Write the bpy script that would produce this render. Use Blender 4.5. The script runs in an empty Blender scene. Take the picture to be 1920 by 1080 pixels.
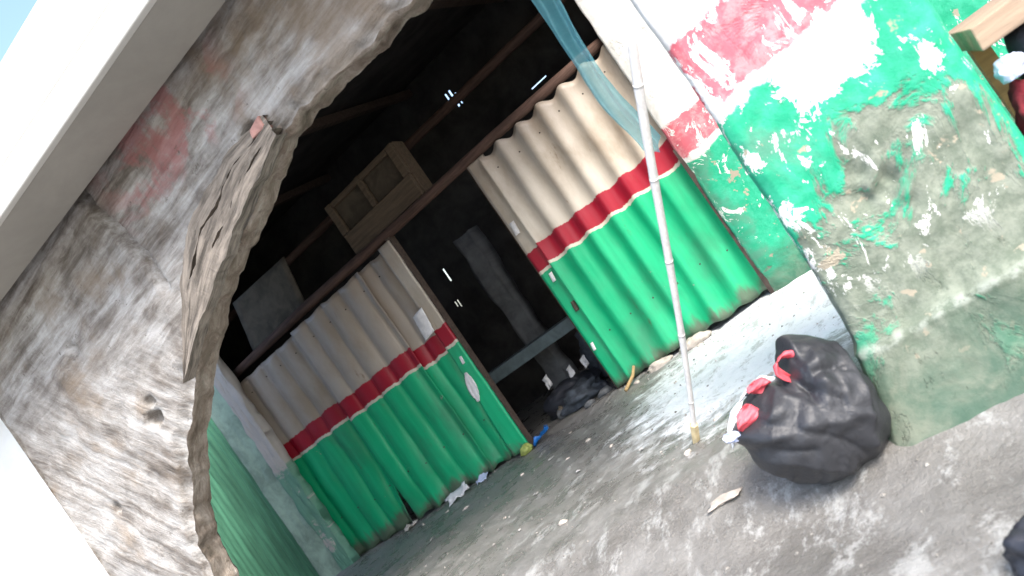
import bpy, bmesh, math, random
from mathutils import Vector, Matrix, noise
R = math.radians
rnd = random.Random(7)
scene = bpy.context.scene
COL = scene.collection

# ------------------------------------------------------------------ camera
SL = 0.057                                   # the lane climbs to the right: z = h + SL * x
def zof(x, h): return h + SL * max(-9.0, min(9.0, x))
cam_d = bpy.data.cameras.new('camera'); cam = bpy.data.objects.new('camera', cam_d); COL.objects.link(cam)
cam_d.sensor_width = 36.0; cam_d.lens = 27.19; cam_d.clip_start = 0.05; cam_d.clip_end = 2000
cam_d.dof.use_dof = True; cam_d.dof.focus_distance = 4.4; cam_d.dof.aperture_fstop = 2.2
ROLL = R(34.5)
Rt = Vector((0.894, 0.448, 0)).normalized(); Fw = Vector((-0.448, 0.894, 0)).normalized(); Up = Vector((0, 0, 1))
ix = Rt * math.cos(ROLL) - Up * math.sin(ROLL); iy = Rt * math.sin(ROLL) + Up * math.cos(ROLL)
M = Matrix((ix, iy, -Fw)).transposed().to_4x4(); M.translation = Vector((2.867, -5.72, 1.19))
cam.matrix_world = M
scene.camera = cam

# ------------------------------------------------------------------ light
SUN = Vector((0.55, -0.62, 0.95)).normalized()
w = bpy.data.worlds.new('World'); scene.world = w; w.use_nodes = True
nt = w.node_tree
sky = nt.nodes.new('ShaderNodeTexSky'); sky.sky_type = 'NISHITA'; sky.sun_disc = False
sky.sun_elevation = math.asin(SUN.z); sky.sun_rotation = math.atan2(SUN.x, SUN.y)
sky.air_density = 1.0; sky.dust_density = 2.5; sky.ozone_density = 1.0
bg = nt.nodes['Background']; bg.inputs['Strength'].default_value = 0.15
nt.links.new(sky.outputs[0], bg.inputs['Color'])
sd = bpy.data.lights.new('sun', 'SUN'); sd.energy = 1.5; sd.angle = R(22); sd.color = (1.0, 0.96, 0.9)
so = bpy.data.objects.new('sun', sd); COL.objects.link(so); so.location = (0, 0, 12)
so.rotation_euler = SUN.to_track_quat('Z', 'Y').to_euler()
vs = scene.view_settings; vs.view_transform = 'Standard'; vs.look = 'None'; vs.gamma = 1; vs.use_curve_mapping = False
vs.exposure = 1.8
scene.cycles.max_bounces = 8; scene.cycles.transparent_max_bounces = 12

# ------------------------------------------------------------------ node helpers
class G:
    def __init__(s, name):
        s.m = bpy.data.materials.new(name); s.m.use_nodes = True
        s.t = s.m.node_tree; s.b = s.t.nodes['Principled BSDF']; s.out = s.t.nodes['Material Output']
    def put(s, sock, v):
        if isinstance(v, bpy.types.NodeSocket): s.t.links.new(v, sock)
        elif isinstance(v, (tuple, list)) and sock.type == 'RGBA': sock.default_value = (*v, 1) if len(v) == 3 else v
        else: sock.default_value = v
    def attr(s, n, out='Vector'):
        a = s.t.nodes.new('ShaderNodeAttribute'); a.attribute_name = n; return a.outputs[out]
    def scl(s, v, sc):
        n = s.t.nodes.new('ShaderNodeVectorMath'); n.operation = 'MULTIPLY'; s.put(n.inputs[0], v); n.inputs[1].default_value = sc; return n.outputs[0]
    def noise(s, v, scale, detail=6, rough=.6, dist=0.0, out='Fac'):
        n = s.t.nodes.new('ShaderNodeTexNoise'); s.put(n.inputs['Vector'], v)
        n.inputs['Scale'].default_value = scale; n.inputs['Detail'].default_value = detail
        n.inputs['Roughness'].default_value = rough; n.inputs['Distortion'].default_value = dist
        return n.outputs[out]
    def vor(s, v, scale, feat='F1', out='Distance'):
        n = s.t.nodes.new('ShaderNodeTexVoronoi'); n.feature = feat; s.put(n.inputs['Vector'], v); n.inputs['Scale'].default_value = scale
        return n.outputs[out]
    def ma(s, op, a, b=0.0, c=0.0, clamp=False):
        n = s.t.nodes.new('ShaderNodeMath'); n.operation = op; n.use_clamp = clamp
        s.put(n.inputs[0], a); s.put(n.inputs[1], b)
        if op in ('MULTIPLY_ADD',): s.put(n.inputs[2], c)
        return n.outputs[0]
    def step(s, v, lo, hi, a=0.0, b=1.0):
        n = s.t.nodes.new('ShaderNodeMapRange'); n.interpolation_type = 'SMOOTHSTEP'; s.put(n.inputs[0], v)
        n.inputs[1].default_value = lo; n.inputs[2].default_value = hi; n.inputs[3].default_value = a; n.inputs[4].default_value = b
        return n.outputs[0]
    def mix(s, f, a, b, mode='MIX'):
        n = s.t.nodes.new('ShaderNodeMix'); n.data_type = 'RGBA'; n.blend_type = mode
        s.put(n.inputs[0], f); s.put(n.inputs[6], a); s.put(n.inputs[7], b); return n.outputs[2]
    def ramp(s, f, stops):
        n = s.t.nodes.new('ShaderNodeValToRGB'); s.put(n.inputs[0], f); e = n.color_ramp.elements
        while len(e) < len(stops): e.new(.5)
        for k, (p, c) in enumerate(stops): e[k].position = p; e[k].color = (*c, 1)
        return n.outputs[0]
    def xyz(s, v):
        n = s.t.nodes.new('ShaderNodeSeparateXYZ'); s.put(n.inputs[0], v); return n.outputs
    def bump(s, h, strength=.5, dist=.02):
        n = s.t.nodes.new('ShaderNodeBump'); s.put(n.inputs['Height'], h); n.inputs['Strength'].default_value = strength
        n.inputs['Distance'].default_value = dist; s.t.links.new(n.outputs[0], s.b.inputs['Normal'])
    def fin(s, col, rough=.8, spec=.5):
        s.put(s.b.inputs['Base Color'], col); s.put(s.b.inputs['Roughness'], rough); s.put(s.b.inputs['Specular IOR Level'], spec); return s.m

GREEN = (0.003, 0.36, 0.155); RED = (0.33, 0.006, 0.022); CREAM = (0.56, 0.50, 0.42); WHITE = (0.74, 0.73, 0.70)

def m_sheet(name, fade=0.0, cream=CREAM):
    g = G(name); L = g.attr('loc'); band = g.attr('band', 'Fac')
    jag = g.noise(g.scl(L, (1, 1, .35)), 26, 3, .6)
    b = g.ma('ADD', band, g.ma('MULTIPLY', g.ma('SUBTRACT', jag, .5), .03))
    dirt = g.noise(g.scl(L, (1, 1, .5)), 2.2, 8, .65)
    streak = g.noise(g.scl(L, (14, 14, .7)), 1.0, 5, .6)
    gr = g.mix(g.step(streak, .35, .75), GREEN, tuple(min(1, c * 1.25 + .012) for c in GREEN))
    gr = g.mix(g.step(dirt, .46, .76, 0, .5 + fade), gr, (0.05, 0.14, 0.085))
    rd = g.mix(g.step(dirt, .45, .8, 0, .5), RED, (0.20, 0.012, 0.02))
    wh = g.mix(g.step(dirt, .35, .72), cream, (0.33, 0.26, 0.19))
    wh = g.mix(g.step(streak, .5, .8, 0, .55), wh, (0.42, 0.35, 0.28))
    wh = g.mix(g.step(b, 1.75, 2.25, 0, .35), wh, (0.30, 0.22, 0.16))
    col = g.mix(g.step(b, 1.136, 1.142), gr, (0.62, 0.56, 0.45))
    col = g.mix(g.step(b, 1.163, 1.169), col, rd)
    col = g.mix(g.step(b, 1.335, 1.342), col, wh)
    # chips of lost paint, mud thrown up along the foot
    chip = g.noise(L, 9, 7, .72, .6)
    col = g.mix(g.step(chip, .685, .70), col, (0.40, 0.36, 0.28))
    rust = g.noise(g.scl(L, (2, 2, .6)), 5, 6, .7)
    col = g.mix(g.step(rust, .62, .76, 0, .8), col, (0.12, 0.055, 0.025))
    mud = g.ma('SUBTRACT', g.noise(g.scl(L, (9, 9, 2)), 1.3, 5, .6), g.ma('MULTIPLY', b, 2.3))
    col = g.mix(g.step(mud, .12, .42, 0, .85), col, (0.11, 0.095, 0.075))
    g.bump(g.ma('ADD', g.ma('MULTIPLY', chip, .4), g.noise(L, 55, 4, .6)), .22, .006)
    return g.fin(col, g.step(dirt, .3, .7, .30, .52), .5)

def m_layers(name, bright=1.0, wear=0.0):
    """old masonry with green dado, white line, red band and white wash, peeling"""
    g = G(name); L = g.attr('loc'); z = g.xyz(L)[2]
    big = g.noise(L, 1.9, 8, .62, .4); mid = g.noise(L, 5.0, 8, .66, .5); fine = g.noise(L, 17, 7, .7); hi = g.noise(g.scl(L, (1, 1, .6)), 3.1, 7, .7, .8)
    white_n = g.noise(g.scl(L, (1.2, 1.2, 1)), 7.5, 7, .72, .5)
    ze = g.ma('ADD', z, g.ma('MULTIPLY', g.ma('SUBTRACT', mid, .5), .16))
    gr = g.mix(g.step(fine, .35, .7), (0.012, 0.34, 0.175), (0.045, 0.42, 0.25))
    gr = g.mix(g.step(big, .52, .66, 0, .8), gr, (0.10, 0.25, 0.17))
    rd = g.mix(g.step(fine, .45, .62), (0.60, 0.13, 0.16), (0.66, 0.26, 0.27))
    wh = g.mix(g.step(mid, .45, .75), (0.80, 0.79, 0.75), (0.62, 0.59, 0.52))
    col = g.mix(g.step(ze, 1.115, 1.135), gr, wh)
    col = g.mix(g.step(g.ma('ADD', ze, g.ma('MULTIPLY', hi, .05)), 1.185, 1.20), col, rd)
    col = g.mix(g.step(g.ma('ADD', ze, g.ma('MULTIPLY', fine, .06)), 1.44, 1.455), col, wh)
    # bare grey cement below and in worn patches, brown pits, white flakes
    px = g.xyz(L)[0]
    if bright > 1:
        ex = g.ma('DIVIDE', g.ma('SUBTRACT', px, 2.86), .20); ez = g.ma('DIVIDE', g.ma('SUBTRACT', z, 1.06), .11)
        el = g.ma('ADD', g.ma('SQRT', g.ma('ADD', g.ma('MULTIPLY', ex, ex), g.ma('MULTIPLY', ez, ez))), g.ma('MULTIPLY', g.ma('SUBTRACT', white_n, .5), 3.2))
        col = g.mix(g.step(el, 1.06, .98), col, wh)
    cem = g.mix(g.step(fine, .35, .7), (0.15, 0.145, 0.115), (0.29, 0.275, 0.225))
    worn = g.ma('ADD', hi, g.step(z, .95, .15, 0, .14 + wear))
    if bright > 1:
        cx = g.ma('DIVIDE', g.ma('SUBTRACT', px, 2.84), .34); cz = g.ma('DIVIDE', g.ma('SUBTRACT', z, .62), .36)
        worn = g.ma('ADD', worn, g.step(g.ma('ADD', g.ma('MULTIPLY', cx, cx), g.ma('MULTIPLY', cz, cz)), 1.0, .1, 0, .035))
    below = g.step(z, 1.10, 1.0)
    col = g.mix(g.ma('MULTIPLY', g.step(worn, .59, .64, 0, .9), below), col, cem)
    white_f = g.noise(g.scl(L, (1.4, 1.4, .8)), 6.5, 6, .74, .5)
    col = g.mix(g.ma('MULTIPLY', g.step(g.ma('ADD', white_f, g.step(px, 2.66, 2.52, 0, .06) if bright > 1 else 0.0), .585, .592), g.step(z, .28, .5)), col, (0.78, 0.77, 0.72))
    pit = g.noise(L, 11, 5, .6, .3)
    col = g.mix(g.ma('MULTIPLY', g.step(pit, .625, .66), below), col, (0.36, 0.315, 0.235))
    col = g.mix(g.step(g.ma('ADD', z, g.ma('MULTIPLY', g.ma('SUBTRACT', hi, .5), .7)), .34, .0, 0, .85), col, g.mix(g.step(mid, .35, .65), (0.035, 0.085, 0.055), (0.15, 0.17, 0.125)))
    if bright > 1:
        ld = g.ma('ABSOLUTE', g.ma('SUBTRACT', g.ma('ADD', z, g.ma('MULTIPLY', g.ma('SUBTRACT', mid, .5), .06)), .185))
        col = g.mix(g.ma('MULTIPLY', g.step(ld, .030, .004, 0, .7), g.step(fine, .42, .60)), col, (0.33, 0.36, 0.31))
    h = g.ma('ADD', g.ma('MULTIPLY', g.step(worn, .57, .67), -.6), g.ma('ADD', g.ma('MULTIPLY', fine, .7), g.ma('MULTIPLY', g.step(white_f, .61, .64), -.5)))
    g.bump(h, .7, .012)
    return g.fin(col, .72, .35)

def m_plaster():
    g = G('old_plaster'); L = g.attr('loc'); x, y, z = g.xyz(L)
    def strokes(ang, sc):
        n = g.t.nodes.new('ShaderNodeMapping'); n.inputs['Rotation'].default_value = (0, R(ang), 0); g.put(n.inputs['Vector'], L)
        return g.noise(g.scl(n.outputs[0], (.9, 6, 7.0)), sc, 8, .68, .25)
    up = strokes(4, 2.2); lo = strokes(-52, 2.0); sel = g.step(g.ma('ADD', z, g.ma('MULTIPLY', x, .25)), 1.55, 2.15)
    n = g.t.nodes.new('ShaderNodeMix'); g.put(n.inputs[0], sel); g.put(n.inputs[2], lo); g.put(n.inputs[3], up); st = n.outputs[0]
    big = g.noise(L, 1.5, 8, .62, .4); mid = g.noise(L, 3.6, 9, .66, .4); fine = g.noise(L, 22, 8, .72)
    v = g.ma('ADD', g.ma('MULTIPLY', st, .62), g.ma('MULTIPLY', mid, .38))
    col = g.ramp(v, [(.34, (.085, .07, .058)), (.44, (.20, .178, .157)), (.52, (.345, .325, .30)), (.64, (.56, .545, .525))])
    col = g.mix(g.step(big, .54, .68, 0, .6), col, (0.23, 0.17, 0.115))
    col = g.mix(g.step(mid, .60, .74, 0, .6), col, (0.13, 0.11, 0.09))
    pk = g.ma('MULTIPLY', g.step(g.noise(L, 3.3, 6, .6, .4), .47, .56), g.ma('MULTIPLY', g.step(z, 2.38, 2.55), g.ma('MULTIPLY', g.step(x, -.2, .25), g.step(x, 1.05, .75))))
    col = g.mix(g.ma('MULTIPLY', pk, .7), col, (0.38, 0.15, 0.145))
    col = g.mix(g.step(fine, .61, .70, 0, .8), col, (0.10, 0.085, 0.07))
    g.bump(g.ma('ADD', fine, g.ma('MULTIPLY', st, 2.0)), .8, .016)
    return g.fin(col, .92, .2)

def m_reveal():
    g = G('arch_reveal'); L = g.attr('loc')
    st = g.noise(g.scl(L, (3, 7, 3)), 1.7, 9, .72, .6); fine = g.noise(L, 24, 7, .7)
    col = g.ramp(st, [(.3, (.10, .08, .06)), (.48, (.23, .185, .145)), (.62, (.36, .31, .26)), (.75, (.52, .48, .44))])
    col = g.mix(g.step(fine, .58, .72, 0, .7), col, (0.09, 0.07, 0.05))
    g.bump(g.ma('ADD', st, fine), .8, .02)
    return g.fin(col, .9, .2)

def m_ground():
    g = G('wet_ground'); L = g.attr('loc'); x, y, z = g.xyz(L)
    big = g.noise(L, .8, 8, .6, .5); mid = g.noise(L, 3.4, 10, .70, .15); fine = g.noise(L, 26, 8, .75); grit = g.noise(L, 75, 4, .7)
    col = g.ramp(mid, [(.3, (.135, .127, .114)), (.5, (.20, .191, .175)), (.68, (.29, .281, .262))])
    col = g.mix(g.step(big, .5, .65, 0, .5), col, (0.15, 0.145, 0.135))
    col = g.mix(g.step(fine, .58, .74, 0, .5), col, (0.36, 0.34, 0.30))
    # skylight on the floor put into the colour: pale patch behind the sack
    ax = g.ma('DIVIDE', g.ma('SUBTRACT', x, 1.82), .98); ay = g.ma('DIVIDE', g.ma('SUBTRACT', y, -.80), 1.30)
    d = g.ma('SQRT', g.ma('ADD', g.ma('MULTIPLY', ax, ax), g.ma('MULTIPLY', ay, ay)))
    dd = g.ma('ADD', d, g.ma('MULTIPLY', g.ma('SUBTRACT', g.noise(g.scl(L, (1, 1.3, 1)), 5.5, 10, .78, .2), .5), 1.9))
    bright_tint = g.step(dd, 1.22, .84)
    col = g.mix(bright_tint, col, g.mix(fine, (0.76, 0.79, 0.80), (0.90, 0.91, 0.91)))
    # trodden cement smears
    sm = g.ma('ADD', g.noise(g.scl(L, (2.0, 1.1, 1)), 3.4, 10, .78, .15), g.step(x, -2.0, 1.0, -.10, .035))
    col = g.mix(g.step(sm, .545, .65, 0, .75), col, (0.42, 0.42, 0.40))
    g.bump(g.ma('ADD', fine, g.ma('MULTIPLY', grit, .5)), .8, .014)
    ro = g.mix(g.step(mid, .38, .6), (.18, .18, .18), (.50, .50, .50))
    ro = g.mix(bright_tint, ro, (.5, .5, .5))
    return g.fin(col, ro, .5)

def m_simple(name, c, rough=.7, var=.25, scale=12, spec=.4, bump=.3, stretch=(1, 1, 1)):
    g = G(name); L = g.scl(g.attr('loc'), stretch)
    n = g.noise(L, scale, 7, .65, .3)
    col = g.mix(g.step(n, .3, .72), tuple(k * (1 - var) for k in c), tuple(min(1, k * (1 + var)) for k in c))
    g.bump(g.noise(L, scale * 3, 6, .65), bump, .008)
    return g.fin(col, rough, spec)

def m_wood(name, c, dark=.45):
    g = G(name); L = g.attr('loc')
    n = g.noise(g.scl(L, (1.6, 18, 18)), 2.2, 8, .68, .4); k = g.noise(L, 6, 6, .6)
    col = g.mix(g.step(n, .3, .7), tuple(v * dark for v in c), c)
    col = g.mix(g.step(k, .55, .75, 0, .5), col, tuple(v * .4 for v in c))
    g.bump(n, .5, .01)
    return g.fin(col, .8, .25)

def m_film():
    g = G('blue_film'); L = g.attr('loc')
    n = g.noise(g.scl(L, (6, 6, 20)), 3, 6, .6)
    g.fin(g.mix(n, (0.10, 0.36, 0.42), (0.25, 0.55, 0.60)), .35, .5)
    tr = g.t.nodes.new('ShaderNodeBsdfTransparent'); tr.inputs[0].default_value = (.72, .93, .95, 1)
    tl = g.t.nodes.new('ShaderNodeBsdfTranslucent'); tl.inputs[0].default_value = (.22, .55, .62, 1)
    a = g.t.nodes.new('ShaderNodeMixShader'); a.inputs[0].default_value = .4
    g.t.links.new(g.b.outputs[0], a.inputs[1]); g.t.links.new(tl.outputs[0], a.inputs[2])
    m = g.t.nodes.new('ShaderNodeMixShader'); m.inputs[0].default_value = .62
    g.t.links.new(tr.outputs[0], m.inputs[1]); g.t.links.new(a.outputs[0], m.inputs[2]); g.t.links.new(m.outputs[0], g.out.inputs['Surface'])
    return g.m

def m_plastic(name, c, rough=.38):
    g = G(name); L = g.attr('loc')
    n = g.noise(L, 26, 6, .6, 1.2); n2 = g.noise(L, 8, 6, .6)
    g.bump(n, .35, .01)
    return g.fin(g.mix(n2, tuple(k * .7 for k in c), tuple(k * 1.3 for k in c)), rough, .5)

MT = dict(
    sheet=m_sheet('painted_sheet'), sheet_left=m_sheet('painted_sheet_browned', .1, (.43, .37, .315)), board=m_sheet('painted_board', .15), pier=m_layers('peeling_pier_paint', 2, .04), masonry=m_layers('peeling_wall_paint', wear=-.12),
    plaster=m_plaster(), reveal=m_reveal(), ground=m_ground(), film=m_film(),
    canopy=m_simple('canopy_paint', (.60, .585, .54), .6, .04, 3, .3, .05), whitewall=m_simple('white_render', (.80, .80, .78), .85, .05, 4, .3, .3),
    soffit=m_simple('soffit_shade_grey', (.37, .35, .31), .8, .08, 2.5, .3, .15),  # underside shade put into the colour, darker than the canopy paint
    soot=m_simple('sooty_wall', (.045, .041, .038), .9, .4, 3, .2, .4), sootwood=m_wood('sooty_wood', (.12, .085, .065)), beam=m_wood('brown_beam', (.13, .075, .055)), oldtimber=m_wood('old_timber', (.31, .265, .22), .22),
    boxwood=m_wood('crate_wood', (.13, .09, .056), .6), pane=m_simple('dull_pane', (.075, .058, .04), .9, .3, 6, .1, .1), dusty=m_simple('dusty_ply', (.095, .08, .062), .9, .35, 5, .2, .3),
    post=m_simple('pale_post', (.66, .59, .52), .85, .18, 6, .3, .5), fadegreen=m_simple('faded_green_wash', (.34, .46, .36), .8, .3, 5, .3, .4), fine=m_simple('dusty_green_sheet', (.085, .25, .15), .55, .3, 3, .4, .2, (6, 6, .6)),
    bamboo=m_simple('pale_bamboo', (.74, .71, .67), .5, .12, 9, .4, .2, (8, 8, 1)), foot=m_simple('yellowed_block', (.58, .47, .27), .7, .2, 20),
    black=m_plastic('black_plastic', (.026, .027, .031), .48), blackdull=m_plastic('dark_plastic', (.022, .024, .032), .5), red=m_plastic('red_plastic', (.70, .09, .115), .5), white=m_plastic('white_plastic', (.80, .82, .85), .45),
    blue=m_plastic('blue_plastic', (.01, .13, .42), .45), lilac=m_plastic('lilac_plastic', (.55, .60, .78), .45), bright_tint=m_plastic('yellow_green_plastic', (.33, .38, .10), .5), chip=m_simple('grey_chip', (.36, .35, .33), .9, .3, 20, .2, .2), paper=m_simple('dirty_paper', (.72, .70, .70), .9, .12, 14, .2, .2),
    stone=m_simple('pale_stone', (.50, .44, .38), .9, .25, 18, .2, .6), straw=m_wood('split_bamboo', (.55, .38, .18), .7), cream=m_wood('cream_plank', (.44, .32, .225), .7), maroon=m_simple('maroon_cloth', (.20, .02, .03), .9, .3, 20),
    darkmetal=m_simple('rusted_iron', (.045, .030, .024), .7, .4, 14, .4, .4), greycol=m_simple('grey_column', (.13, .135, .14), .9, .3, 5, .2, .4), bench=m_simple('bench_board', (.14, .18, .19), .6, .25, 6, .3, .3), cloth=m_simple('dark_grey_cloth', (.05, .06, .075), .9, .4, 12),
    grit=m_simple('grit', (.26, .245, .22), .9, .6, 4, .3, .2),
    brick=m_simple('soft_brick', (.36, .20, .17), .9, .3, 16, .2, .5),
)

g = G('post_wash'); Lv = g.attr('loc'); zz = g.xyz(Lv)[2]; n1 = g.noise(Lv, 5, 8, .7, .3)
g.bump(g.noise(Lv, 18, 6, .7), .5, .01)
MT['post'] = g.fin(g.mix(g.ma('MULTIPLY', g.step(g.ma('ADD', zz, g.ma('MULTIPLY', n1, .5)), 1.52, 1.40), g.step(n1, .62, .55)), g.mix(n1, (.66, .60, .54), (.45, .41, .37)), g.mix(n1, (.10, .30, .20), (.26, .42, .32))), .8, .3)

# ------------------------------------------------------------------ mesh helpers
class MB:
    def __init__(s): s.v = []; s.f = []; s.band = None; s.loc = None
    def add(s, vs, fs):
        o = len(s.v); s.v += [tuple(p) for p in vs]; s.f += [tuple(i + o for i in q) for q in fs]; return s
    def box(s, x0, x1, y0, y1, z0, z1, j=0.0):
        p = [(x, y, z) for z in (z0, z1) for y in (y0, y1) for x in (x0, x1)]
        p = [tuple(c + rnd.uniform(-j, j) for c in q) for q in p]
        return s.add(p, [(0, 2, 3, 1), (4, 5, 7, 6), (0, 1, 5, 4), (2, 6, 7, 3), (0, 4, 6, 2), (1, 3, 7, 5)])
    def grid(s, nu, nv, fn, closed=False):
        vs = [fn(i / (nu if closed else nu - 1), k / (nv - 1)) for k in range(nv) for i in range(nu)]
        fs = []
        for k in range(nv - 1):
            for i in range(nu if closed else nu - 1):
                a = k * nu + i; b = k * nu + (i + 1) % nu; fs.append((a, b, b + nu, a + nu))
        return s.add(vs, fs)
    def tube(s, pts, rad, n=10):
        pts = [Vector(p) for p in pts]; rings = []
        for i, p in enumerate(pts):
            d = (pts[min(i + 1, len(pts) - 1)] - pts[max(i - 1, 0)]).normalized()
            a = d.orthogonal().normalized() if i == 0 else (pa - d * pa.dot(d)).normalized()
            pa = a; b = d.cross(a); r = rad[i] if isinstance(rad, (list, tuple)) else rad
            rings.append([p + (a * math.cos(2 * math.pi * k / n) + b * math.sin(2 * math.pi * k / n)) * r for k in range(n)])
        vs = [q for r in rings for q in r]; fs = []
        for i in range(len(rings) - 1):
            for k in range(n): fs.append((i * n + k, i * n + (k + 1) % n, (i + 1) * n + (k + 1) % n, (i + 1) * n + k))
        fs.append(tuple(range(n))[::-1]); fs.append(tuple((len(rings) - 1) * n + k for k in range(n)))
        return s.add(vs, fs)

def tag(o, label=None, cat=None, group=None, kind=None):
    if label: o['label'] = label
    if cat: o['category'] = cat
    if group: o['group'] = group
    if kind: o['kind'] = kind
    return o
def empty(name, x, y, h, label, cat, group=None):
    o = bpy.data.objects.new(name, None); COL.objects.link(o); o.location = (x, y, zof(x, h)); o.empty_display_size = .1
    return tag(o, label, cat, group)
def top_of(o):
    loc = Vector(o.location)
    while o.parent: o = o.parent; loc += Vector(o.location)
    return loc
def build(name, mb, mat, parent=None, smooth=False, solid=0.0, bevel=0.0, base=None):
    """mesh in lane coordinates (x along the wall, y into the building, h above the lane)"""
    W = [Vector((x, y, zof(x, h))) for x, y, h in mb.v]
    if parent: org = top_of(parent)
    else:
        n = len(W); org = Vector((sum(p.x for p in W) / n, sum(p.y for p in W) / n, min(p.z for p in W))) if base is None else Vector((base[0], base[1], zof(base[0], base[2])))
    me = bpy.data.meshes.new(name); me.from_pydata([p - org for p in W], [], mb.f)
    a = me.attributes.new('loc', 'FLOAT_VECTOR', 'POINT'); a.data.foreach_set('vector', [c for p in (mb.loc or mb.v) for c in p])
    if mb.band is not None:
        a = me.attributes.new('band', 'FLOAT', 'POINT'); a.data.foreach_set('value', mb.band)
    me.materials.append(MT[mat]); me.update()
    bm = bmesh.new(); bm.from_mesh(me); bmesh.ops.recalc_face_normals(bm, faces=bm.faces); bm.to_mesh(me); bm.free()
    if smooth: me.polygons.foreach_set('use_smooth', [True] * len(me.polygons))
    o = bpy.data.objects.new(name, me); COL.objects.link(o)
    if parent: o.parent = parent
    else: o.location = org
    if solid: md = o.modifiers.new('thickness', 'SOLIDIFY'); md.thickness = solid; md.offset = 0
    if bevel: md = o.modifiers.new('edge', 'BEVEL'); md.width = bevel; md.segments = 2
    return o
def nz(p, sc, oct=5, seed=0.0): return noise.fractal(Vector((p[0] * sc + seed, p[1] * sc + seed * .7, p[2] * sc - seed)), 1.0, 2.0, oct)
def smooth01(a, b, x):
    t = max(0.0, min(1.0, (x - a) / (b - a))); return t * t * (3 - 2 * t)

# ------------------------------------------------------------------ ground
def gh(x, y):
    h = -.20 * smooth01(-2.62, -3.35, y)
    if -7 < x < 6 and -6 < y < 4:
        h += .020 * nz((x, y, 0), 1.1, 4) + .010 * nz((x, y, 3), 4.5, 4) + .004 * nz((x, y, 5), 17, 3)
    return h
def axis(lo, hi, d, far):
    a = []; t = lo; q = d
    while t > -far: q *= 1.6; t -= q; a.append(t)
    a = a[::-1]; t = lo
    while t <= hi: a.append(t); t += d
    q = d; t = a[-1]
    while t < far: q *= 1.6; t += q; a.append(t)
    return a
X = axis(-5.2, 4.2, .034, 400); Y = axis(-5.0, 2.8, .034, 400)
mb = MB(); mb.add([(x, y, gh(x, y)) for y in Y for x in X], [(k * len(X) + i, k * len(X) + i + 1, (k + 1) * len(X) + i + 1, (k + 1) * len(X) + i) for k in range(len(Y) - 1) for i in range(len(X) - 1)])
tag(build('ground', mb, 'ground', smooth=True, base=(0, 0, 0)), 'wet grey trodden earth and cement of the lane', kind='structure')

# ------------------------------------------------------------------ arched front wall
inner = [(-1.13, -.35), (-1.10, .0), (-1.06, .5), (-1.04, .83), (-.98, 1.08), (-.78, 1.33), (-.54, 1.56), (-.28, 1.75), (.0, 1.885), (.33, 2.02), (.74, 2.15), (1.0, 2.235), (1.15, 2.25), (1.88, 2.22), (2.44, 2.21)]
outer = [(-1.72, -.35), (-1.72, .5), (-1.72, 1.3), (-1.72, 3.3), (-.4, 3.3), (.4, 3.3), (2.44, 3.3)]
def resample(pl, n):
    d = [0]
    for a, b in zip(pl, pl[1:]): d.append(d[-1] + math.hypot(b[0] - a[0], b[1] - a[1]))
    out = []; k = 0
    for i in range(n):
        t = d[-1] * i / (n - 1)
        while k < len(pl) - 2 and d[k + 1] < t: k += 1
        q = (t - d[k]) / (d[k + 1] - d[k]); out.append((pl[k][0] + q * (pl[k + 1][0] - pl[k][0]), pl[k][1] + q * (pl[k + 1][1] - pl[k][1])))
    return out
NI = 260; I = resample(inner, NI); O_ = resample(outer, NI)
I = [(x + .035 * nz((x, h, 1), 2.6, 6) + .02 * abs(nz((x, h, 3), 9, 4)), h + .035 * nz((x, h, 9), 2.6, 6) + .015 * nz((x, h, 5), 11, 4)) for x, h in I]
def relief(x, h):
    d = .028 * nz((x, h, 2), 1.5, 5) + .008 * abs(nz((x, h, 7), 5, 5)) + .004 * nz((x, h, 4), 15, 4)
    st = noise.voronoi(Vector((x * 4.2, h * 5.5, .3)))[0]; d += .006 * (smooth01(.0, .35, st[1] - st[0]) - .6) * smooth01(-.3, .5, nz((x, h, 8), 1.3, 3)); d += .012 * nz((x * .35, h * 1.5, 6), 6, 4)
    g = abs(x + .13 + .05 * math.sin(h * 5)) ; d -= .06 * smooth01(.045, .01, g) * smooth01(2.1, 2.2, h)
    for hx, hh, r, dep in ((.86, 2.33, .06, .10), (-.66, 1.72, .05, .10), (-.62, 1.80, .035, .08), (-1.35, 1.5, .03, .06), (-.9, 2.3, .04, .05)):
        d -= dep * smooth01(r, r * .4, math.hypot((x - hx) * .7, h - hh))
    return d
wall = empty('arched_wall', -.2, -2.8, 0, 'rough stained plaster wall with an arched opening, under the white canopy', 'wall')
mb = MB()
def front(u, v):
    i = min(NI - 1, int(round(u * (NI - 1)))); a, b = I[i], O_[i]; t = v ** 1.25
    x = a[0] + (b[0] - a[0]) * t; h = a[1] + (b[1] - a[1]) * t
    e = .035 * (1 - smooth01(0, .05, t)) 
    return (x, -2.97 - relief(x, h) + e, h)
mb.grid(NI, 90, front); build('plaster_face', mb, 'plaster', wall, True)
mb = MB()
def rev(u, v):
    i = min(NI - 1, int(round(u * (NI - 1)))); x, h = I[i]
    y = (-2.97 - relief(x, h) + .035) * (1 - v) + -2.80 * v
    k = (.035 * nz((x * 1.5, y * 3, h * 1.5), 3, 6) + .02 * abs(nz((x, y, h), 9, 4))) * math.sin(math.pi * v) - .012 * smooth01(.0, .1, v)
    return (x + k * .7, y, h + k)
mb.grid(NI, 14, rev); build('arch_reveal', mb, 'reveal', wall, True)
mb = MB(); mb.grid(NI, 4, lambda u, v: (I[min(NI - 1, int(round(u * (NI - 1))))][0] * (1 - v) + O_[min(NI - 1, int(round(u * (NI - 1))))][0] * v, -2.80, I[min(NI - 1, int(round(u * (NI - 1))))][1] * (1 - v) + O_[min(NI - 1, int(round(u * (NI - 1))))][1] * v))
build('rear_face', mb, 'soot', wall)
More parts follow.
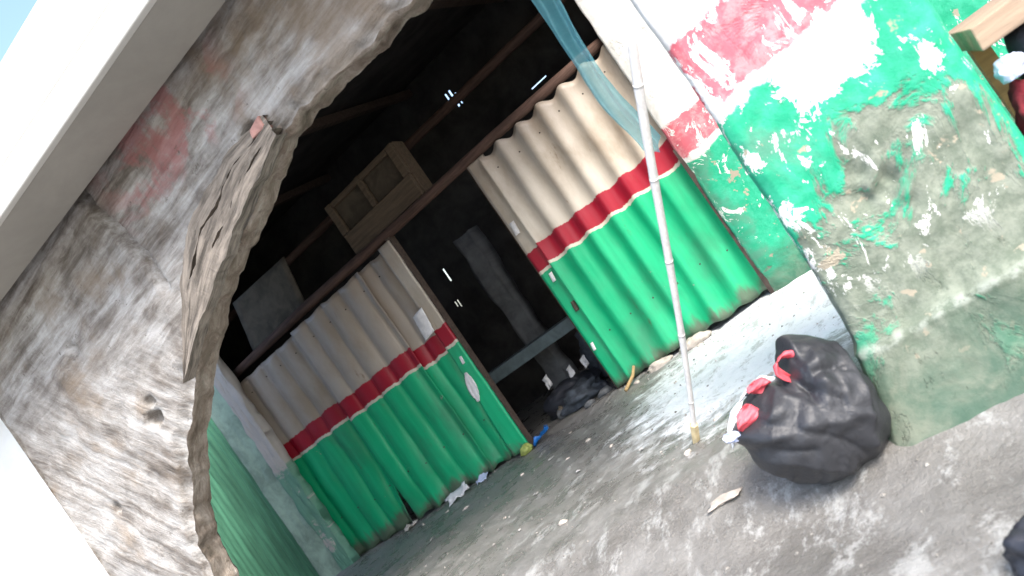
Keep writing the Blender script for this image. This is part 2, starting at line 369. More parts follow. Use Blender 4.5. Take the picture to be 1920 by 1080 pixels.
mb = MB(); mb.grid(8, 60, lambda u, v: (-1.72 + .012 * nz((u, v * 3, 3), 3, 4), -2.99 + .19 * u, -.35 + 3.65 * v)); build('end_face', mb, 'plaster', wall, True)
mb = MB(); mb.box(.90, .99, -3.02, -2.86, 2.285, 2.335, .010); build('brick', mb, 'brick', wall, bevel=.008)
# weathered planks nailed along the slanting edge
br = empty('timber_brace', .2, -3.0, 1.75, 'weathered brown timber brace slanting along the broken edge of the rough wall', 'brace')
lo = resample([(1.02, 2.215), (.74, 2.135), (.33, 1.995), (.0, 1.865), (-.16, 1.79), (-.27, 1.735)], 90)
hi_ = resample([(1.00, 2.33), (.709, 2.34), (.311, 2.255), (.06, 2.09), (-.14, 1.89), (-.28, 1.745)], 90)
for k, (a, b, y0, y1) in enumerate(((.0, .30, -3.035, -2.96), (.33, .66, -3.02, -2.955), (.70, 1.0, -3.01, -2.95))):
    mb = MB(); mb.loc = []
    def pk(u, v):
        i = min(89, int(round(u * 89))); q = v * 4; sd = [(a, y1), (a, y0), (b, y0), (b, y1), (a, y1)][min(4, int(round(q)))]
        t = sd[0] + .09 * nz((u * 5, sd[0], k), 2, 5); x = lo[i][0] + (hi_[i][0] - lo[i][0]) * t; h = lo[i][1] + (hi_[i][1] - lo[i][1]) * t
        mb.loc.append((u * 1.8, t * .2 + k, sd[1])); return (x, sd[1] + .012 * nz((u * 3, t, k), 2, 4), h)
    mb.grid(90, 5, pk); build('plank', mb, 'oldtimber', br)

# canopy over the front
can = empty('canopy', 1.5, -3.2, 2.74, 'smooth canopy with white front edge and shade-grey underside, above the rough wall', 'canopy')
mb = MB(); mb.box(-4, 6, -3.42, -2.93, 2.865, 3.13); build('slab', mb, 'canopy', can, bevel=.012)
mb = MB(); mb.box(-4, 6, -3.425, -3.385, 2.735, 2.862); build('front_edge', mb, 'canopy', can, bevel=.008)
mb = MB(); mb.box(-4, 6, -3.382, -3.035, 2.745, 2.860); build('soffit', mb, 'soffit', can, bevel=.008)

# neighbour's white wall at the far left
mb = MB(); mb.grid(40, 40, lambda u, v: (-7 + 5.24 * u, -2.72 + .01 * nz((u * 6, v * 4, 1), 1.5, 4), -.4 + 3.1 * v))
tag(build('white_wall', mb, 'whitewall', smooth=True, solid=.12), 'bright white rendered wall beyond the left end of the rough wall', 'wall')

# ------------------------------------------------------------------ painted pier on the right
pier = empty('painted_pier', 2.83, -2.8, -.2, 'thick masonry pier with peeling green, pink and white paint', 'pier')
mb = MB()
def pier_xy(u):
    # walk round the section: back left, left, front, right
    r = .055
    P = [(2.49, -2.45), (2.475, -2.6), (2.47, -2.97 + r), (2.47 + r * .3, -2.97 + r * .3), (2.47 + r, -2.97), (3.19 - r, -2.97), (3.19 - r * .3, -2.97 + r * .3), (3.19, -2.97 + r), (3.19, -2.45)]
    return P
PR = resample(pier_xy(0), 150)
def pier_pt(u, v):
    x, y = PR[min(149, int(round(u * 149)))]; h = -.4 + 3.7 * v
    cx, cy = 2.83, -2.55; dx, dy = x - cx, y - cy
    n = Vector((dx * .7, dy, 0)).normalized()
    low = smooth01(.26, .14, h) * .03 + .12 * smooth01(.18, -.28, h) ** 1.4 + .012 * smooth01(.03, 0, abs(h - .185))
    d = low + .016 * nz((x, y, h), 2.0, 5, 3) + .007 * nz((x, y, h), 8, 5, 1)
    dent = .03 * smooth01(.14, .04, math.hypot(x - 2.78, (h - .62) * .8)) * (0.6 + nz((x, y, h), 14, 4))
    x2 = x - .045 * smooth01(.7, -.1, h) * (1 if x < 2.6 else 0)
    return (x2 + n.x * (d - dent), y + n.y * (d - dent), h)
mb.grid(150, 230, pier_pt); build('pier_face', mb, 'pier', pier, True)

# ------------------------------------------------------------------ masonry beside the sheets (same dado), pale post on the far left
mb = MB(); mb.grid(110, 120, lambda u, v: (1.775 + 2.9 * u, -.02 + .018 * nz((u * 3, v * 3, 2), 2, 5) + .03 * smooth01(.03, 0, u), -.2 + 3.4 * v))
tag(build('masonry_wall', mb, 'masonry', smooth=True, solid=.2), 'white, red and green painted masonry wall between corrugated sheets and pier', 'wall')

post = empty('corner_post', -3.38, -.1, 0, 'pale flaking post with faded green side, left of the corrugated sheets', 'post')
mb = MB(); mb.grid(30, 90, lambda u, v: (-3.28 + .20 * u, -.11 + .015 * nz((u, v * 4, 1), 3, 5), -.2 + 3.2 * v)); build('white_face', mb, 'post', post, True, solid=.1)
mb = MB(); mb.grid(24, 90, lambda u, v: (-3.62 + .36 * u, -.075 + .012 * nz((u, v * 4, 6), 3, 5), -.2 + 3.2 * v)); build('faded_green_face', mb, 'fadegreen', post, True, solid=.08)

# finely ribbed green sheet at the far left
mb = MB(); NF = 16 * 8
mb.grid(NF, 20, lambda u, v: (-5.0 + 1.42 * u, .02 + .012 * math.cos(u * 16 * 2 * math.pi) + .015 * nz((u * 3, v * 3, 1), 1, 3), -.05 + 2.6 * v))
tag(build('ribbed_sheet', mb, 'fine', smooth=True, solid=.004), 'dusty green finely ribbed metal sheet at the far left, beyond the pale post', 'metal sheet')

# ------------------------------------------------------------------ corrugated partitions
def sheet(parent, x0, x1, y, pitch, amp, phase, htop, hbot, off=0.0, left=None, right=None, sharp=.3, label=None, seed=0, pan=False, bw=.018, mat='sheet'):
    n = max(24, int((x1 - x0) / pitch * 14)); m = 46; mb = MB(); mb.band = []
    def fn(u, v):
        x = x0 + (x1 - x0) * u; ph = (x - x0) / pitch * 2 * math.pi + phase
        wv = (math.cos(ph) + sharp * math.cos(2 * ph)) if not pan else (2.4 * abs(math.sin(ph / 2)) ** .7 - 1.4)
        ht = htop + (.022 if not pan else .008) * math.cos(ph) + .018 * nz((x, seed, 0), 2.5, 3); hb = hbot + .02 * nz((x, seed, 5), 7, 3) + .012 * math.cos(ph + 1)
        h = hb + (ht - hb) * v
        xx = x
        if left: xx += left(h) * (1 - u) ** 2
        if right: xx += right(h) * u ** 4
        dent = .02 * nz((x, h, seed), 1.6, 4) + .03 * smooth01(.35, 0, h) * nz((x, h, seed + 4), 3, 3)
        mb.band.append(h - off - bw * wv - .012 * nz((x, 0, seed), 3, 2))
        return (xx, y - amp * wv - dent, h)
    mb.grid(n, m, fn)
    return tag(build('corrugated_sheet', mb, mat if not pan else 'sheet_left', parent, True, solid=.004), label)

def board(parent, x0, x1, y, hb, ht, off=0.0, left=None, right=None, th=.025, name='jamb_board'):
    mb = MB(); mb.band = []
    def fn(u, v):
        h = hb + (ht - hb) * v; x = x0 + (x1 - x0) * u
        if left: x += left(h) * (1 - u)
        if right: x += right(h) * u
        mb.band.append(h - off - .02 * nz((x, 0, off), 6, 2)); return (x, y + .006 * nz((x, h, 1), 4, 4), h)
    mb.grid(8, 60, fn); return build(name, mb, 'board', parent, True, solid=th)

lp = empty('corrugated_partition', -1.85, 0, 0, 'white, red and green corrugated partition left of the dark doorway, with paper stuck on', 'partition')
slit = lambda h: -.13 * smooth01(.85, 0, h)
sheet(lp, -3.30, -2.16, .01, .262, .020, .4, 2.13, .0, .03, right=slit, seed=1, pan=True, bw=.005)
sheet(lp, -2.19, -1.15, -.035, .255, .019, 1.2, 2.15, .01, .0, seed=2, pan=True, bw=.006)
sheet(lp, -1.19, -.80, -.005, .22, .016, 2.0, 2.15, .02, -.055, right=lambda h: -.14 * smooth01(1.1, 0, h), seed=3, pan=True, bw=.006)
board(lp, -.83, -.69, -.055, .02, 2.17, -.03, left=lambda h: -.055 * smooth01(1.1, 0, h) + .0)
mb = MB(); mb.box(-.735, -.692, -.03, .06, -.02, 2.2, .004); build('door_post', mb, 'sootwood', lp)
mb = MB(); mb.grid(10, 14, lambda u, v: (-.945 + .135 * u + .03 * v, -.085 - .012 * math.sin(u * 3) + .01 * nz((u, v, 1), 4, 3), 1.29 + .23 * v + .02 * u)); build('stuck_paper', mb, 'paper', lp, True, solid=.002)
mb = MB(); mb.grid(10, 16, lambda u, v: (-.80 - .05 * v + (.012 + .038 * math.sin(math.pi * v)) * (u * 2 - 1) + .008 * nz((u, v * 4, 1), 3, 3), -.074 - .006 * nz((u, v, 1), 5, 3), .86 - .27 * v)); build('torn_poster_patch', mb, 'paper', lp, True, solid=.003)
mb = MB(); mb.grid(6, 8, lambda u, v: (-.775 + .03 * u + .01 * v, -.072, .93 + .07 * v)); build('torn_poster_patch', mb, 'paper', lp, True, solid=.003)

rp = empty('corrugated_partition', 1.0, 0, 0, 'white, red and green corrugated partition right of the dark doorway, behind the leaning pole', 'partition')
sheet(rp, .42, 1.745, -.02, .222, .022, .2, 2.15, .03, .0, sharp=.12, seed=8, bw=.009)
board(rp, .28, .455, .01, .02, 2.2, -.01, th=.03)
mb = MB(); mb.box(.262, .31, .02, .10, -.02, 2.2, .004); build('door_post', mb, 'sootwood', rp)
mb = MB(); mb.box(1.728, 1.772, -.085, -.03, -.02, 1.25, .003); build('corner_iron', mb, 'darkmetal', rp)
for k, (x, h, a) in enumerate(((.33, 1.50, .05), (.36, 1.02, .035), (.38, .72, .04), (.31, .38, .03))):
    mb = MB(); mb.grid(6, 8, lambda u, v: (x + a * (u - .5) + .01 * v, -.018 - .006 * math.sin(u * 3), h + a * 2.2 * v)); build('paper_shred', mb, 'paper' if k != 2 else 'dusty', rp, True, solid=.002)

nail_mesh = None
def nail(parent, x, y, h):
    global nail_mesh
    org = top_of(parent)
    if nail_mesh is None:
        mb = MB(); mb.tube([(0, .004, 0), (0, -.006, 0)], [.007, .005], 8); o = build('nail_head', mb, 'darkmetal', parent); nail_mesh = o.data
    else: o = bpy.data.objects.new('nail_head', nail_mesh); COL.objects.link(o); o.parent = parent
    nail_base.setdefault('z', Vector(top_of(lp)))
    o.location = Vector((x, y, zof(x, h))) - org + nail_base['z']
nail_base = {}
for q in range(9): nail(lp, -3.0 + q * .255 + rnd.uniform(-.02, .02), -.062, 1.98 + rnd.uniform(-.02, .02)); nail(lp, -2.98 + q * .255 + rnd.uniform(-.02, .02), -.064, .42 + rnd.uniform(-.02, .02))
for q in range(6): nail(rp, .53 + q * .222, -.052, 2.0 + rnd.uniform(-.02, .02)); nail(rp, .53 + q * .222, -.052, .45 + rnd.uniform(-.02, .02))

# ------------------------------------------------------------------ inside: beam, box, boards, dark room
bmn = MB(); bmn.tube([(-3.2, .02, 2.235), (-1.9, .0, 2.245), (-.6, .015, 2.23), (.6, .0, 2.225), (1.8, .02, 2.20)], [.045, .05, .047, .044, .042], 8)
tag(build('top_beam', bmn, 'beam', smooth=True), 'long rough brown beam running along the top of the corrugated sheets', 'beam')

bx = empty('wooden_cabinet', -.67, .04, 2.28, 'old brown wooden cabinet front with two dark panes, sitting on the beam', 'cabinet')
mb = MB(); mb.box(-1.13, -.21, .10, .30, 2.28, 2.80, .012); build('carcass', mb, 'boxwood', bx, bevel=.006)
mb = MB(); mb.box(-1.12, -.22, .045, .095, 2.285, 2.49, .004); build('lower_board', mb, 'boxwood', bx, bevel=.006)
for x0, x1 in ((-1.13, -1.06), (-.70, -.65), (-.28, -.21)):
    mb = MB(); mb.box(x0, x1, .05, .095, 2.494, 2.80, .003); build('stile', mb, 'boxwood', bx, bevel=.004)
mb = MB(); mb.box(-1.055, -.285, .055, .092, 2.745, 2.795, .003); build('top_rail', mb, 'boxwood', bx, bevel=.004)
for x0, x1 in ((-1.05, -.71), (-.64, -.29)):
    mb = MB(); mb.box(x0, x1, .08, .094, 2.50, 2.74); build('pane', mb, 'pane', bx)

mb = MB(); mb.grid(12, 12, lambda u, v: (-2.80 + .86 * u + .04 * v, .06 + .10 * v + .01 * nz((u, v, 2), 3, 3), 2.26 + .55 * v - .03 * u))
tag(build('plywood_board', mb, 'dusty', smooth=True, solid=.02), 'dusty dim board standing on the beam at the left', 'board')

room = empty('shop_room', 0, 1.3, 0, 'soot black room seen through the doorway and above the sheets', 'room')
# rear wall with slits where daylight leaks in
xs = sorted([-7, 5.5, -.60, -.58, -.54, -.515, -.485, -.47, -1.95, -1.93, -2.075, -2.06, -2.03, -2.015, .30, .52])
hs = sorted([-.3, 3.95, 3.30, 3.52, 1.80, 1.98, 1.47, 1.57, 2.862, 2.875, 3.36, 3.45, 1.50])
holes = [(-.60, -.58, 3.36, 3.52), (-.54, -.515, 3.30, 3.52), (-.485, -.47, 3.30, 3.45), (-1.95, -1.93, 1.80, 1.98), (-2.075, -2.06, 1.50, 1.57), (-2.03, -2.015, 1.47, 1.57), (.30, .52, 2.862, 2.875)]
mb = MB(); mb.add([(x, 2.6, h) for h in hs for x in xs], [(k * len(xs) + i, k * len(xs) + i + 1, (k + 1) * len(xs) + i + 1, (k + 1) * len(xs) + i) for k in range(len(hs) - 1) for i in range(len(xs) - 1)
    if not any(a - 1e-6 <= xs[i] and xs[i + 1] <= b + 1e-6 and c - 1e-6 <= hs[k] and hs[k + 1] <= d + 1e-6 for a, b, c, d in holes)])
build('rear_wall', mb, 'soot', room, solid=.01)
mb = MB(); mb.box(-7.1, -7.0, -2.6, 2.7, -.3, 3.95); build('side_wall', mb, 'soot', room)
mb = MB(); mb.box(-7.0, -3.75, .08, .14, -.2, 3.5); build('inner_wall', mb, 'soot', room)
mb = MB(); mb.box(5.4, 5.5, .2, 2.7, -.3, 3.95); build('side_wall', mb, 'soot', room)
mb = MB(); mb.add([(-3.0, -2.95, 3.2), (2.05, -2.95, 3.2), (2.05, 0, 3.55), (5.5, 0, 3.55), (5.5, 2.7, 3.95), (-7.1, 2.7, 3.95), (-7.1, 0, 3.55), (-3.0, 0, 3.55)], [(0, 1, 2, 7), (6, 7, 2, 3, 4, 5)]); build('roof', mb, 'soot', room, solid=.06)  # porch part stops short at both ends, shaped to let sky light in
for k, x in enumerate((-2.6, -1.0, .6, 1.75)):
    mb = MB(); mb.add([(x + dx, y, h + dh) for y, h in ((-2.6, 3.22), (2.58, 3.90)) for dx in (0, .08) for dh in (-.12, -.04)], [(0, 1, 3, 2), (4, 6, 7, 5), (0, 4, 5, 1), (2, 3, 7, 6), (0, 2, 6, 4), (1, 5, 7, 3)]); build('rafter', mb, 'sootwood', room)
for y, h in ((1.5, 3.02), (-.9, 3.18)):
    mb = MB(); mb.tube([(-6.9 if y > 0 else -2.9, y, h + .1), (-2, y, h + .08), (5.3 if y > 0 else 1.85, y, h - .02)], .05, 8); build('purlin', mb, 'beam', room, True)

mb = MB(); mb.grid(10, 30, lambda u, v: (-1.02 + .24 * u + .01 * nz((u, v, 1), 3, 3), 1.6 + .02 * nz((u, v * 3, 2), 3, 4), -.05 + 2.05 * v))
tag(build('grey_column', mb, 'greycol', smooth=True, solid=.18), 'dim grey plastered column standing inside the dark doorway', 'column')
be = empty('low_bench', -.7, .95, 0, 'grey green board bench across the inside of the doorway', 'bench')
mb = MB(); mb.box(-1.5, .15, .86, 1.15, .56, .68, .006); build('seat_board', mb, 'bench', be, bevel=.006)
for x in (-1.4, .05):
    mb = MB(); mb.box(x - .03, x + .03, .95, 1.03, 0, .555, .004); build('leg', mb, 'sootwood', be)

def blob(name, mat, c, r, label, cat, seed, rough=.25, sq=1.0, sub=4, group=None, parent=None, ridge=.12):
    bm = bmesh.new(); bmesh.ops.create_icosphere(bm, subdivisions=sub, radius=1.0); mb = MB(); ids = {}
    for k, v in enumerate(bm.verts):
        d = v.co.normalized(); ids[v] = k
        q = 1 + rough * nz(d, 1.3, 4, seed) - ridge * abs(nz(d, 3.1, 4, seed + 3)) - ridge * .5 * abs(nz(d, 7, 3, seed + 5))
        z = d.z * q; z = z if z > -.55 else -.55 + (z + .55) * .15
        mb.v.append((c[0] + d.x * q * r[0], c[1] + d.y * q * r[1], c[2] + (z + .63) * r[2] * .62))
    mb.f = [tuple(ids[v] for v in f.verts) for f in bm.faces]; bm.free()
    return tag(build(name, mb, mat, parent, True), label, cat, group)
blob('sack', 'blackdull', (-.42, .62, gh(-.42, .62)), (.34, .24, .24), 'dark blue black plastic sack lying inside the doorway', 'sack', 3)
blob('cloth_heap', 'cloth', (-.22, .38, gh(-.22, .38)), (.24, .16, .17), 'low heap of dark grey cloth spilling toward the door sill', 'rags', 14, .45)
blob('rag_heap', 'cloth', (-.05, 1.0, 0), (.26, .2, .55), 'heap of dark rags piled against the right side inside the doorway', 'rags', 9, .4)
for k, (x, y, h, a, lb) in enumerate(((-.55, .70, .30, .07, 'white scrap on the dark sack inside the doorway'), (-.30, .72, .26, .06, 'crumpled grey scrap right of the white one in the doorway'), (-.10, .66, .27, .06, 'pale curled scrap against the right door post'))):
    mb = MB(); mb.grid(7, 7, lambda u, v: (x + a * (u - .5), y - .10 + .03 * nz((u, v, k), 2, 3), h + a * 1.6 * (v - .5) + a * .4 * u)); tag(build('scrap', mb, 'paper', smooth=True, solid=.002), lb, 'scrap')

for k in range(14):
    x, y = rnd.uniform(-.62, .2), rnd.uniform(.1, .8)
    blob('rubble_lump', rnd.choice(('cloth', 'blackdull', 'dusty', 'greycol')), (x, y, gh(x, y) - .01), (rnd.uniform(.03, .09), rnd.uniform(.03, .07), rnd.uniform(.04, .12)), 'small dark rubble lump littering the floor of the doorway', 'rubble', 100 + k, .5, sub=2, group='rubble on the doorway floor')

# ------------------------------------------------------------------ leaning pole and hanging film
pl = empty('leaning_pole', 1.533, -2.363, gh(1.533, -2.363), 'pale bamboo pole leaning from the wet ground against the painted pier', 'pole')
A = Vector((1.528, -2.325, .055)); B = Vector((2.442, -3.021, 1.536)); mb = MB(); pts = []; rad = []
for i in range(41):
    t = i / 40; p = A.lerp(B, t) + Vector((.012 * math.sin(t * 5), 0, .012 * math.sin(t * 3.1))); pts.append(tuple(p)); r = .0125 + .0065 * t
    rad.append(r * (1.08 if i % 8 == 4 else (1.0 + .03 * nz((t, 1, 1), 9, 2))))
mb.tube(pts, rad, 12); build('pole_shaft', mb, 'bamboo', pl, True)
for i in (4, 12, 20, 28, 36):
    mb = MB(); d = (Vector(pts[i + 1]) - Vector(pts[i])).normalized(); c = Vector(pts[i]); mb.tube([tuple(c - d * .006), tuple(c + d * .006)], rad[i] * 1.03, 12); build('node_ring', mb, 'bamboo', pl, True)
D = (B - A).normalized(); mb = MB(); mb.tube([tuple(A - D * .06), tuple(A + D * .055)], [.021, .022], 6); build('foot_block', mb, 'foot', pl, bevel=.003)

mb = MB()
def film(u, v):
    hh = 2.75 - 1.52 * v; tw = .5 * math.sin(v * 5 + .6); wd = .065 * (1 + .2 * math.sin(v * 7)) * (1 - .35 * smooth01(.8, 1, v))
    a = u * 2 - 1; fold = .028 * math.sin(u * 9 + v * 4) + .01 * nz((u, v * 5, 1), 3, 3)
    return (2.145 + a * wd * math.cos(tw) + .018 * math.sin(v * 6) + .03 * smooth01(.8, 1, v), -2.52 + a * wd * math.sin(tw) * .8 + fold, hh - .05 * (1 - abs(a)) * v)
mb.grid(22, 70, film); tag(build('plastic_strip', mb, 'film', smooth=True), 'translucent pale blue plastic strip hanging in front of the right sheets', 'plastic strip')

# ------------------------------------------------------------------ black sack by the pier
OUT = [(-167.6,.291),(-147,.26),(-119.8,.241),(-88.1,.234),(-57.1,.258),(-38.6,.275),(-16.8,.229),(10.5,.211),(36.6,.246),(59.7,.269),(78,.275),(84,.235),(97,.170),(108,.165),(121.8,.213),(149.6,.275),(162,.33),(175.8,.288)]
def orad(t):
    n = len(OUT)
    for k in range(n):
        a, ra = OUT[k]; b, rb = OUT[(k + 1) % n]
        if k == n - 1: b += 360
        for tt in (t, t + 360):
            if a <= tt <= b: q = (tt - a) / (b - a); q = q * q * (3 - 2 * q); return ra + (rb - ra) * q
    return .25
BC = Vector((2.205, -2.985, .115)); E1 = Vector((.894, .448, 0)); E3 = Vector((-.448, .894, 0))
bag = empty('rubbish_sack', BC.x, BC.y, gh(BC.x, BC.y), 'crumpled black plastic rubbish sack slumped against the foot of the painted pier', 'sack')
CREASE = [(.024, .022, [(.187, .14), (.12, -.024), (.067, -.137)]), (-.030, .020, [(.003, .121), (-.019, .079)]), (-.022, .018, [(-.185, .086), (-.102, .018), (.032, -.152)]),
    (.018, .018, [(-.242, .055), (-.098, .026)]), (.016, .014, [(-.049, .004), (.06, -.046)]), (-.014, .014, [(-.211, .001), (-.116, -.057)]), (.018, .016, [(-.081, .154), (-.164, .096)]),
    (-.014, .012, [(.148, -.029), (.084, -.113)]), (.014, .018, [(.091, .199), (.019, .044)]), (.016, .016, [(-.245, -.025), (-.044, -.163)]), (-.012, .012, [(.092, .085), (.036, -.014)]), (.012, .012, [(.03, .0), (.10, -.07)])]
def segd(x, z, ax, az, bx_, bz):
    vx, vz = bx_ - ax, bz - az; t = max(0, min(1, ((x - ax) * vx + (z - az) * vz) / (vx * vx + vz * vz))); return math.hypot(x - ax - vx * t, z - az - vz * t)
FINE = []
for q in range(34):
    ax, az = rnd.uniform(-.2, .2), rnd.uniform(-.2, .18); an = math.atan2(az - .17, ax + .03) + rnd.uniform(-.5, .5); ln = rnd.uniform(.03, .11)
    FINE.append((rnd.choice((-1, 1)) * rnd.uniform(.005, .011), rnd.uniform(.004, .009), (ax, az), (ax + ln * math.cos(an), az + ln * math.sin(an))))
bm = bmesh.new(); bmesh.ops.create_icosphere(bm, subdivisions=6, radius=1.0); mb = MB(); ids = {}
for k, v in enumerate(bm.verts):
    ids[v] = k; d = v.co.normalized(); t = math.degrees(math.atan2(d.z, d.x)); m = math.sqrt(d.x * d.x + d.z * d.z)
    R0 = orad(t) * .945; q = m ** .8
    px, pz, py = math.cos(R(t)) * R0 * q, math.sin(R(t)) * R0 * q, d.y * (.215 - .05 * max(0, d.z))
    # gathers that run towards the open mouth, and creases across the belly
    mx, mz = px - (-.03), pz - .17; ang = math.atan2(mz, mx); dist = math.hypot(mx, mz)
    f = .010 * math.sin(ang * 8 + 2.5 * nz((px, py, pz), 4, 2)) * smooth01(.02, .10, dist) * smooth01(.30, .10, dist)
    f += -.020 * (abs(nz((px * .9, py, pz * 1.3), 4.0, 3, 2)) - .25) - .007 * (abs(nz((px * 1.6, py, pz), 9, 3, 6)) - .2)
    if d.y < .25:
        for amp, wd, pl_ in CREASE:
            dm = min(segd(px, pz, *p0, *p1) for p0, p1 in zip(pl_, pl_[1:])); f -= amp * math.exp(-(dm / wd)) * smooth01(.25, -.1, d.y)
    if d.y < .3:
        for amp, wd, p0, p1 in FINE:
            f -= amp * math.exp(-segd(px, pz, *p0, *p1) / wd)
    n = Vector((px, py * 1.2, pz)).normalized()
    P = Vector((px, py, pz)) + n * f * (.45 + .55 * abs(d.y)) * -1
    wp = BC + E1 * P.x + E3 * P.y; h = BC.z + P.z - .035 * smooth01(-.06, -.19, P.z); g0 = gh(wp.x, wp.y) - .004
    if h < g0: h = g0
    mb.v.append((wp.x, wp.y, h))
mb.f = [tuple(ids[v] for v in f.verts) for f in bm.faces]; bm.free()
build('sack_body', mb, 'black', bag, True)
def BP(x, y, z): p = BC + E1 * x + E3 * y; return (p.x, p.y, BC.z + z)
def ribbon(name, mat, pts, wd, parent, seed=0):
    mb = MB(); n = len(pts)
    def fn(u, v):
        k = v * (n - 1); i = min(n - 2, int(k)); q = k - i; a, b = pts[i], pts[i + 1]
        c = [a[j] + (b[j] - a[j]) * q for j in range(3)]; w2 = wd * (.6 + .5 * math.sin(math.pi * min(1, v * .9 + .1)))
        return BP(c[0] + (u - .5) * w2, c[1] + .012 * math.sin(u * 4 + v * 6) + .01 * nz((u, v * 3, seed), 2, 3), c[2] + (u - .5) * w2 * .3)
    mb.grid(8, 30, fn); return build(name, mb, mat, parent, True, solid=.0015)
ribbon('red_drawstring_loop', 'red', [(.01, -.06, .07), (.022, -.07, .12), (.038, -.08, .175), (.03, -.08, .215), (.0, -.085, .232), (-.032, -.085, .225), (-.045, -.085, .195), (-.03, -.08, .16), (-.005, -.07, .13), (.008, -.065, .10)], .030, bag, 1)
ribbon('red_drawstring_tail', 'red', [(-.10, -.05, .165), (-.125, -.055, .195), (-.15, -.05, .205)], .060, bag, 2)
ribbon('red_drawstring_tail', 'red', [(-.20, -.09, .09), (-.225, -.095, .135), (-.225, -.09, .17)], .085, bag, 3)
ribbon('white_liner', 'white', [(-.05, .06, .12), (-.12, .05, .175), (-.19, .03, .17), (-.25, .0, .13), (-.29, -.03, .07)], .09, bag, 4)
ribbon('blue_liner_edge', 'lilac', [(-.27, -.06, .085), (-.295, -.06, .10), (-.315, -.05, .12)], .045, bag, 5)

# ------------------------------------------------------------------ stall beyond the pier
st = empty('stall_table', 3.6, -2.6, -.1, 'cream plank counter just right of the painted pier', 'table')
mb = MB(); mb.box(3.235, 4.6, -2.90, -2.25, .79, .875, .010); build('table_top', mb, 'cream', st, bevel=.005)
for x, y in ((3.3, -2.35), (4.5, -2.35), (4.5, -2.78)):
    mb = MB(); mb.box(x - .03, x + .03, y - .03, y + .03, -.15, .772, .003); build('leg', mb, 'straw', st)
mb = MB(); mb.box(3.26, 4.58, -2.80, -2.30, .36, .385, .003); build('shelf', mb, 'straw', st)
blob('bundle', 'lilac', (3.27, -2.87, .66), (.045, .05, .075), 'white bundle tucked under the cream counter beside the pier', 'bundle', 21, .3)
blob('bundle', 'blackdull', (3.40, -2.80, .388), (.13, .11, .40), 'dark grey sack on the shelf under the cream counter', 'bundle', 25, .3)
blob('bundle', 'maroon', (3.29, -2.82, .386), (.085, .10, .26), 'maroon cloth bundle on the shelf under the cream counter', 'bundle', 28, .3)

# ------------------------------------------------------------------ litter
def flat(name, mat, x, y, sx, sy, rz, label, cat, seed, curl=.03, lift=0.0, group=None):
    mb = MB(); c, s = math.cos(rz), math.sin(rz)
    def fn(u, v):
        a, b = (u - .5) * sx, (v - .5) * sy; k = 1 + .35 * nz((u, v, seed), 2, 3); a *= k; b *= k
        X, Y = x + a * c - b * s, y + a * s + b * c
        return (X, Y, gh(X, Y) + .006 + lift * v + curl * abs(nz((u * 1.5, v * 1.5, seed), 1.5, 3)))
    mb.grid(9, 9, fn); return tag(build(name, mb, mat, smooth=True, solid=.002), label, cat, group)
flat('scrap_paper', 'paper', -1.50, -.22, .22, .13, .5, 'pale torn sheet of paper at the foot of the left sheets', 'paper', 1, .05, .05)
flat('scrap_paper', 'lilac', -1.22, -.16, .11, .08, .2, 'small lilac paper scrap at the foot of the left sheets', 'paper', 2, .05, .03)
flat('scrap_paper', 'stone', -2.2, -.16, .14, .08, .9, 'tan scrap at the foot of the left sheets, below the dark slit', 'paper', 3, .05)
flat('blue_wrapper', 'blue', -.57, -.02, .08, .19, -.9, 'bright blue plastic wrapper on the door sill', 'wrapper', 4, .07, .05)
blob('crushed_cup', 'bright_tint', (-.70, -.12, gh(-.7, -.12)), (.065, .06, .08), 'yellow green crushed cup beside the left door post', 'cup', 31, .3, sub=3)
blob('pale_stone', 'stone', (1.06, -.12, gh(1.06, -.12) - .02), (.15, .07, .09), 'pale brown stone under the right sheets, behind the pole', 'stone', 33, .3, sub=3)
blob('pale_stone', 'stone', (.72, -.08, gh(.72, -.08) - .02), (.12, .07, .07), 'greyish rubble lump under the right sheets, nearer the door', 'stone', 36, .4, sub=3)
mb = MB(); mb.tube([(.44, -.26, gh(.44, -.26) + .012), (.50, -.12, gh(.5, -.12) + .05), (.53, -.07, .11)], [.016, .014, .012], 6); tag(build('bamboo_splinter', mb, 'straw', smooth=True), 'tan bamboo splinter leaning at the foot of the right sheets', 'stick')
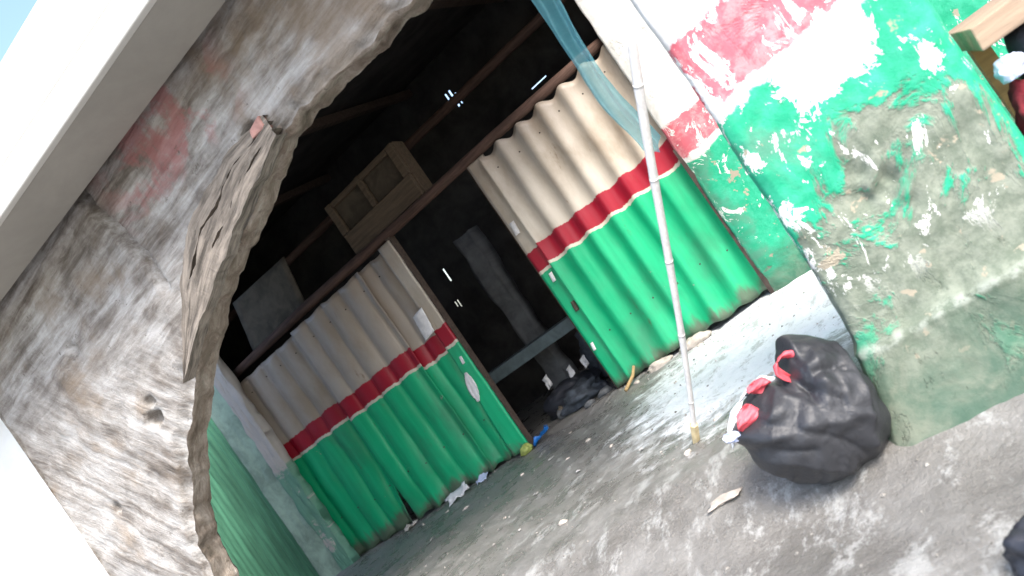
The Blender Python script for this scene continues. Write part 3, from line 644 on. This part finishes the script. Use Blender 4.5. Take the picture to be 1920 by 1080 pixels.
blob('cement_lump', 'stone', (1.70, -2.90, gh(1.70, -2.90) - .004), (.085, .055, .012), 'flat pale cement lump on the ground in front of the black sack', 'lump', 41, .5, sub=3)
blob('black_scrap', 'blackdull', (2.68, -3.82, gh(2.68, -3.82) - .02), (.10, .07, .12), 'crumpled black plastic scrap near the bottom right corner', 'scrap', 44, .4)
k = 0
for i in range(34):
    x = rnd.uniform(-2.2, 1.9); y = rnd.uniform(-2.6, -.15)
    if 1.2 < x and y > -1.9 and rnd.random() < .8: continue
    k += 1; q = rnd.random()
    if q < .6: blob('ground_crumb', 'stone', (x, y, gh(x, y) - .006), (rnd.uniform(.014, .034), rnd.uniform(.012, .026), rnd.uniform(.012, .026)), 'small pale crumb scattered on the wet ground', 'crumb', 50 + i, .4, sub=2, group='crumbs scattered on the wet ground')
    else: flat('ground_chip', rnd.choice(('stone', 'chip', 'chip')), x, y, rnd.uniform(.02, .05), rnd.uniform(.015, .035), rnd.uniform(0, 3), 'small pale paper chip scattered on the wet ground', 'chip', 60 + i, .015, 0, 'paper chips scattered on the wet ground')

# grit trodden into the ground, beyond counting
mb = MB()
for i in range(3600):
    x = rnd.uniform(-3.2, 3.6); y = rnd.uniform(-4.6, -.1) if rnd.random() < .8 else -.05 - abs(rnd.gauss(0, .12))
    if noise.noise(Vector((x * 1.3, y * 1.3, 4))) + rnd.uniform(-.4, .4) < -.05: continue
    r = .0035 + .008 * rnd.random() ** 3; z = gh(x, y) + r * .2; a = rnd.uniform(0, 3); c, q = math.cos(a) * r, math.sin(a) * r; k = rnd.uniform(.6, 1.3)
    mb.add([(x + c, y + q, z), (x - q * k, y + c * k, z), (x - c, y - q, z), (x + q * k, y - c * k, z), (x + c * .2, y, z + r * rnd.uniform(.5, .9)), (x, y, z - r)], [(0, 1, 4), (1, 2, 4), (2, 3, 4), (3, 0, 4), (1, 0, 5), (2, 1, 5), (3, 2, 5), (0, 3, 5)])
tag(build('gravel', mb, 'grit', base=(0, 0, 0)), 'fine grit and crumbs trodden into the wet ground', 'gravel', kind='stuff')
